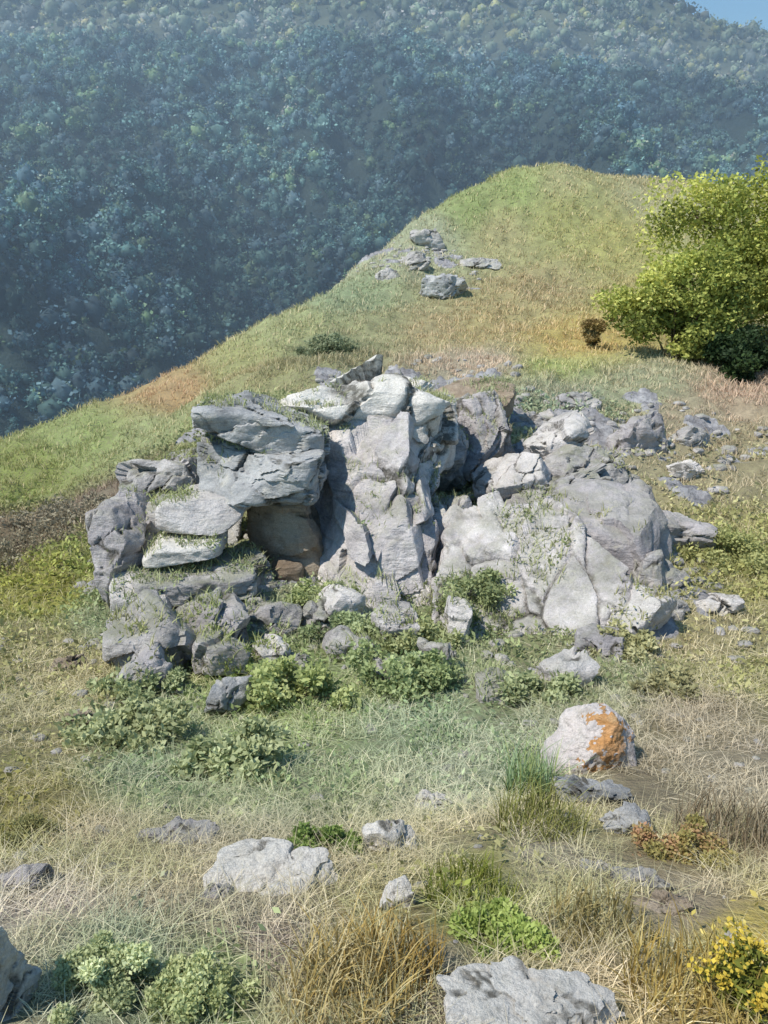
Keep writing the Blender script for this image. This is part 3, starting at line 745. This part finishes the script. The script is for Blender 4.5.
def build_rock_turf():
    """grass and weeds rooted in the tops and joints of the outcrops"""
    r = np.random.default_rng(13)
    G, Wd_ = [], []
    for P, Fc in OUT:
        A, B, C = P[Fc[:, 0]], P[Fc[:, 1]], P[Fc[:, 2]]
        N = np.cross(B - A, C - A); ar = np.linalg.norm(N, axis=1) / 2; nz = N[:, 2] / (2 * ar + 1e-12)
        k = r.poisson(ar * 620)
        f = np.repeat(np.arange(len(Fc)), k)
        u = r.uniform(0, 1, (len(f), 2)); sw = u.sum(1) > 1; u[sw] = 1 - u[sw]
        Q = A[f] + (B - A)[f] * u[:, :1] + (C - A)[f] * u[:, 1:]
        g = fbm(Q * 1.1, 61, 4) * 1.5 + fbm(Q * 4, 62, 2) * .5
        ok = (nz[f] > .80) & (g > .12)
        above = Q[:, 2] - z_smooth(Q[:, 0], Q[:, 1])
        low = (above < .12 + .12 * g) & (nz[f] > .05)
        ok |= low & (g > -.3)
        G.append(Q[ok])
    Q = np.concatenate(G); n = len(Q)
    c = zone_col(Q[:, 0], Q[:, 1]) * .6 + lin((146, 146, 104)) * .4
    c = c * r.uniform(1.1, 2.0, (n, 1))
    V, Fs, cv = blades(Q - np.array([0, 0, .02]), r.uniform(.05, .17, n), r.uniform(.008, .018, n), r.uniform(.2, 1.1, n), r, c, 3)
    tag(mesh('rock_turf', V, Fs, M_GRASS, col=cv), 'grass rooted in the joints and ledges of the outcrops', kind='stuff')
    W_ = Q[r.uniform(0, 1, n) < .035]; m = 14; n = len(W_)
    sz = r.uniform(.04, .10, n)
    off = r.normal(size=(n, m, 3)) * np.array([.7, .7, .4]); off[..., 2] = np.abs(off[..., 2])
    P = (W_[:, None] + off * sz[:, None, None]).reshape(-1, 3)
    c = np.repeat((zone_col(W_[:, 0], W_[:, 1]) * .6 + lin((124, 138, 86)) * .4) * r.uniform(.8, 1.7, (n, 1)), m, 0)
    V, Q, cv = leaves(P, .045, r, c, up=.5, narrow=.5)
    tag(mesh('rock_weeds', V, Q, M_LEAF, col=cv), 'small leafy weeds in the joints of the outcrops', kind='stuff')
build_rock_turf()

def build_rubble():
    r = np.random.default_rng(15)
    pts = []
    for p, rad in BP:
        k = int(10 + 18 * rad)
        a = r.uniform(0, 6.3, k); q = rad * np.sqrt(r.uniform(0, 1.6, k))
        pts.append(np.c_[p[0] + np.cos(a) * q, p[1] + np.sin(a) * q])
    y = np.sqrt(r.uniform(1.4 ** 2, 7.5 ** 2, 260)); pts.append(np.c_[r.uniform(-.7, .7, 260) * y, y])
    pts = np.concatenate(pts); z = z_ground(pts[:, 0], pts[:, 1])
    V, Fs = [], []; k = 0
    for (x, y), zz in zip(pts, z):
        s = np.clip(.012 * y, .02, .14) * r.uniform(.5, 1.6)
        P, Fc = rock_shape((s * r.uniform(.8, 1.6), s, s * r.uniform(.5, .9)), int(r.integers(1, 9999)), 2, planes=7, rough=.08)
        V.append(P + np.array([x, y, zz + s * .08])); Fs.append(Fc + k); k += len(P)
    tag(mesh('rubble', np.concatenate(V), np.concatenate(Fs), R_GREY), 'loose grey stone chips among the grass', kind='stuff')
build_rubble()

# ------------------------------------------------------------------ mountains
def range_sheet(name, near, crestpts, Yc, label, mat, seed, amp, nx=260, ny=150, back=True):
    """slope from the valley floor (near Y, z) up to a crest given as (u, v) at distance Yc"""
    us = np.array([c[0] for c in crestpts], float)
    Pc = np.array([at(u, v, Yc) for u, v in crestpts])
    k = np.linspace(-1.5, 1.5, nx)
    kc = Pc[:, 0] / Pc[:, 1]
    zc = np.interp(k, kc, Pc[:, 2])
    t = np.linspace(0, 1.35, ny)
    K, T = np.meshgrid(k, t)
    Yn, zn = near
    Y = Yn + (Yc - Yn) * T
    Zc = np.interp(K, kc, Pc[:, 2])
    s = np.clip(T, 0, 1)
    prof = np.where(T <= 1, s ** 1.15, 1 - (T - 1) * 1.2)
    Z = zn + (Zc - zn) * prof
    X = K * Y
    P = np.c_[X.ravel(), Y.ravel(), np.zeros(X.size)]
    g = fbm(P / 260 + seed, seed, 5, .5)
    gul = np.abs(fbm(np.c_[X.ravel() / 120, Y.ravel() / 420, P[:, 2]] + seed, seed + 4, 4))
    env = np.sin(np.clip(T, 0, 1).ravel() * math.pi) ** .6 * .9 + .1
    Z = Z.ravel() + amp * env * (g - 1.3 * (0.35 - gul))
    idx = np.arange(nx * ny).reshape(ny, nx)
    q = np.c_[idx[:-1, :-1].ravel(), idx[:-1, 1:].ravel(), idx[1:, 1:].ravel(), idx[1:, :-1].ravel()]
    V = np.c_[X.ravel(), Y.ravel(), Z]
    o = mesh(name, V, q, mat, smooth=True)
    tag(o, label, kind='structure')
    return V.reshape(ny, nx, 3)

def hill_mat(name, a, b, scale):
    m = NT(name); geo = m.n('ShaderNodeNewGeometry')
    n = m.noise(geo.outputs['Position'], scale, 8, .65)
    m.l(m.ramp(n, [(.35, a), (.65, b)]), m.b.inputs['Base Color'])
    m.l(m.bump(m.noise(geo.outputs['Position'], scale * 6, 6, .7), 6.0), m.b.inputs['Normal'])
    return m.m
NEAR = range_sheet('mountain', (300, -150), [(-700, 40), (-100, 40), (120, 40), (380, 44), (560, 56), (700, 84), (800, 112), (1000, 150), (1500, 180)], 1050,
                   'near forested mountainside across the valley', hill_mat('near_slope', (0.020, 0.038, 0.038), (0.045, 0.070, 0.062), .02), 71, 150)
FAR = range_sheet('far_mountain', (900, -60), [(-700, -80), (0, -70), (300, -60), (560, -30), (650, -6), (690, 12), (720, 24), (768, 32), (900, 48), (1500, 64)], 2300,
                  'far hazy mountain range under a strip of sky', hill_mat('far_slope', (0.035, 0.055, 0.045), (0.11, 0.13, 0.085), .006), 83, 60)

def build_forest():
    r = np.random.default_rng(21)
    V0, F0 = ico(1)
    nv = len(V0)
    out, cc, fq, ft, cnt = [], [], [], [], 0
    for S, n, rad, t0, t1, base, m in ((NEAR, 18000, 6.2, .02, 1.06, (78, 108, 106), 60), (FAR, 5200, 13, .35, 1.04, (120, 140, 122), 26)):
        ny, nx, _ = S.shape
        i = r.uniform(t0 / 1.35, t1 / 1.35, n * 2) * (ny - 1); j = r.uniform(.27, .74, n * 2) * (nx - 1)
        i0 = i.astype(int); j0 = j.astype(int); fi = (i - i0)[:, None]; fj = (j - j0)[:, None]
        i1 = np.minimum(i0 + 1, ny - 1); j1 = np.minimum(j0 + 1, nx - 1)
        P = S[i0, j0] * (1 - fi) * (1 - fj) + S[i1, j0] * fi * (1 - fj) + S[i0, j1] * (1 - fi) * fj + S[i1, j1] * fi * fj
        gap = fbm(P / 70, 55, 3)
        P = P[gap + r.uniform(-.3, .3, len(P)) > -.5][:n]; n = len(P)
        sc = rad * r.uniform(.4, 1.05, n) * np.where(r.uniform(0, 1, n) < .18, 1.7, 1.0); ht = r.uniform(.8, 1.5, n)
        dims = np.stack([sc * r.uniform(.8, 1.3, n), sc * r.uniform(.8, 1.3, n), sc * ht], -1)
        ctr = P + np.stack([np.zeros(n), np.zeros(n), sc * .6], -1)
        patch = fbm(P / 130, 66, 3)
        col = lin(base) * (1 + 1.35 * np.clip(patch, -.62, 1) + r.uniform(-.35, .6, n))[:, None]
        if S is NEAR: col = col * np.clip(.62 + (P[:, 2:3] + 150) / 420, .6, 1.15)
        warm = r.uniform(0, 1, n)[:, None]
        sp = fbm(P / 45, 91, 3)[:, None] + r.uniform(-.5, .5, (n, 1))
        col = np.where(sp > .55, col * np.array([1.75, 1.5, .85]), np.where(sp < -.42, col * np.array([.72, .70, .95]), np.where(warm > .82, col * np.array([1.1, .95, 1.2]), np.where(warm < .1, col * np.array([1.5, 1.2, .8]), col))))
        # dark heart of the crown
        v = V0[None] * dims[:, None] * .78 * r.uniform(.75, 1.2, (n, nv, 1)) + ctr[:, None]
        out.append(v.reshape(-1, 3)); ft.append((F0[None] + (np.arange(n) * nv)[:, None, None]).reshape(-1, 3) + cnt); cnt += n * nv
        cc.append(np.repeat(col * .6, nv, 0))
        # sprays of foliage around it
        d = r.normal(size=(n, m, 3)); d[..., 2] = d[..., 2] * .8 + .25; d /= np.linalg.norm(d, axis=2)[..., None]
        lob = 1 + .35 * np.sin(d[..., 0] * 4 + r.uniform(0, 6, (n, 1))) * np.cos(d[..., 1] * 4 + r.uniform(0, 6, (n, 1)))
        q = (ctr[:, None] + d * dims[:, None] * (lob * r.uniform(.7, 1.12, (n, m)))[..., None]).reshape(-1, 3)
        lc = np.repeat(col, m, 0) * r.uniform(.7, 1.5, (n * m, 1))
        V, Q, cv = leaves(q, 1.0, r, lc, up=.2, narrow=.8)
        L = np.repeat(np.repeat(sc * .38, m), 4)[:, None]; A = np.repeat(q, 4, 0); V = A + (V - A) * L
        out.append(V); fq.append(Q + cnt); cnt += len(V); cc.append(cv)
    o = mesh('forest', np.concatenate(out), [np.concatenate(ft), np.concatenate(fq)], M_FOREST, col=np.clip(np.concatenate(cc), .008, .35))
    tag(o, 'dense dark forest covering the far mountainsides', kind='stuff')
build_forest()

# valley floor reaching outward under everything
xs = np.linspace(-4000, 4000, 41); ys = np.linspace(-1500, 5000, 41); X, Y = np.meshgrid(xs, ys)
idx = np.arange(41 * 41).reshape(41, 41)
vf = mesh('valley_floor', np.c_[X.ravel(), Y.ravel(), np.full(X.size, -175.0)], np.c_[idx[:-1, :-1].ravel(), idx[:-1, 1:].ravel(), idx[1:, 1:].ravel(), idx[1:, :-1].ravel()], hill_mat('valley', (.03, .045, .03), (.06, .075, .04), .01))
tag(vf, 'valley floor', kind='structure')

# haze in the valley air
def haze():
    x0, x1, y0, y1, z0, z1 = -3500, 3500, 110, 2700, -170, 320
    V = np.array([(x, y, z) for x in (x0, x1) for y in (y0, y1) for z in (z0, z1)], float)
    Q = np.array([(0, 1, 3, 2), (4, 6, 7, 5), (0, 4, 5, 1), (2, 3, 7, 6), (0, 2, 6, 4), (1, 5, 7, 3)])
    m = bpy.data.materials.new('air_haze'); m.use_nodes = True; t = m.node_tree
    t.nodes.remove(t.nodes['Principled BSDF'])
    s = t.nodes.new('ShaderNodeVolumeScatter'); s.inputs['Color'].default_value = (.56, .76, .96, 1); s.inputs['Density'].default_value = HAZE; s.inputs['Anisotropy'].default_value = .2
    t.links.new(s.outputs[0], t.nodes['Material Output'].inputs['Volume'])
    o = mesh('haze', V, Q, m); tag(o, 'blue haze filling the valley air', kind='stuff')
HAZE = 0.00052
haze()

# ------------------------------------------------------------------ light, sky, camera
EL, AZ = math.radians(56), math.radians(-118)   # azimuth from +Y towards +X: the sun is to the left, a little behind the viewer
sd = Vector((math.sin(AZ) * math.cos(EL), math.cos(AZ) * math.cos(EL), math.sin(EL)))
L = bpy.data.lights.new('sun', 'SUN'); L.energy = 4.9; L.angle = math.radians(.5); L.color = (1, .95, .86)
lo = bpy.data.objects.new('sun', L); COL.objects.link(lo); lo.rotation_euler = sd.to_track_quat('Z', 'Y').to_euler(); lo.location = (0, 0, 40)
w = bpy.data.worlds.new('World'); SC.world = w; w.use_nodes = True
t = w.node_tree; bg = t.nodes['Background']; bg.inputs['Strength'].default_value = .15
sk = t.nodes.new('ShaderNodeTexSky'); sk.sky_type = 'NISHITA'; sk.sun_disc = False; sk.sun_elevation = EL; sk.sun_rotation = AZ; sk.air_density = 1.0; sk.dust_density = .1; sk.ozone_density = 4.0
mx = t.nodes.new('ShaderNodeMix'); mx.data_type = 'RGBA'; mx.blend_type = 'MULTIPLY'; mx.inputs[0].default_value = 1; mx.inputs[7].default_value = (.84, 1.1, 1.1, 1)
t.links.new(sk.outputs[0], mx.inputs[6]); t.links.new(mx.outputs[2], bg.inputs['Color'])
c = bpy.data.cameras.new('camera'); c.sensor_fit = 'VERTICAL'; c.sensor_height = 24; c.lens = 24 * F / 1024; c.clip_start = .05; c.clip_end = 9000
co = bpy.data.objects.new('camera', c); COL.objects.link(co); co.location = (0, 0, CAM_Z); co.rotation_euler = (math.pi / 2 - PITCH, 0, 0)
SC.camera = co
SC.view_settings.view_transform = 'Standard'; SC.view_settings.look = 'None'; SC.view_settings.exposure = 0
SC.cycles.use_denoising = True
SC.cycles.volume_bounces = 0
SC.cycles.max_bounces = 6
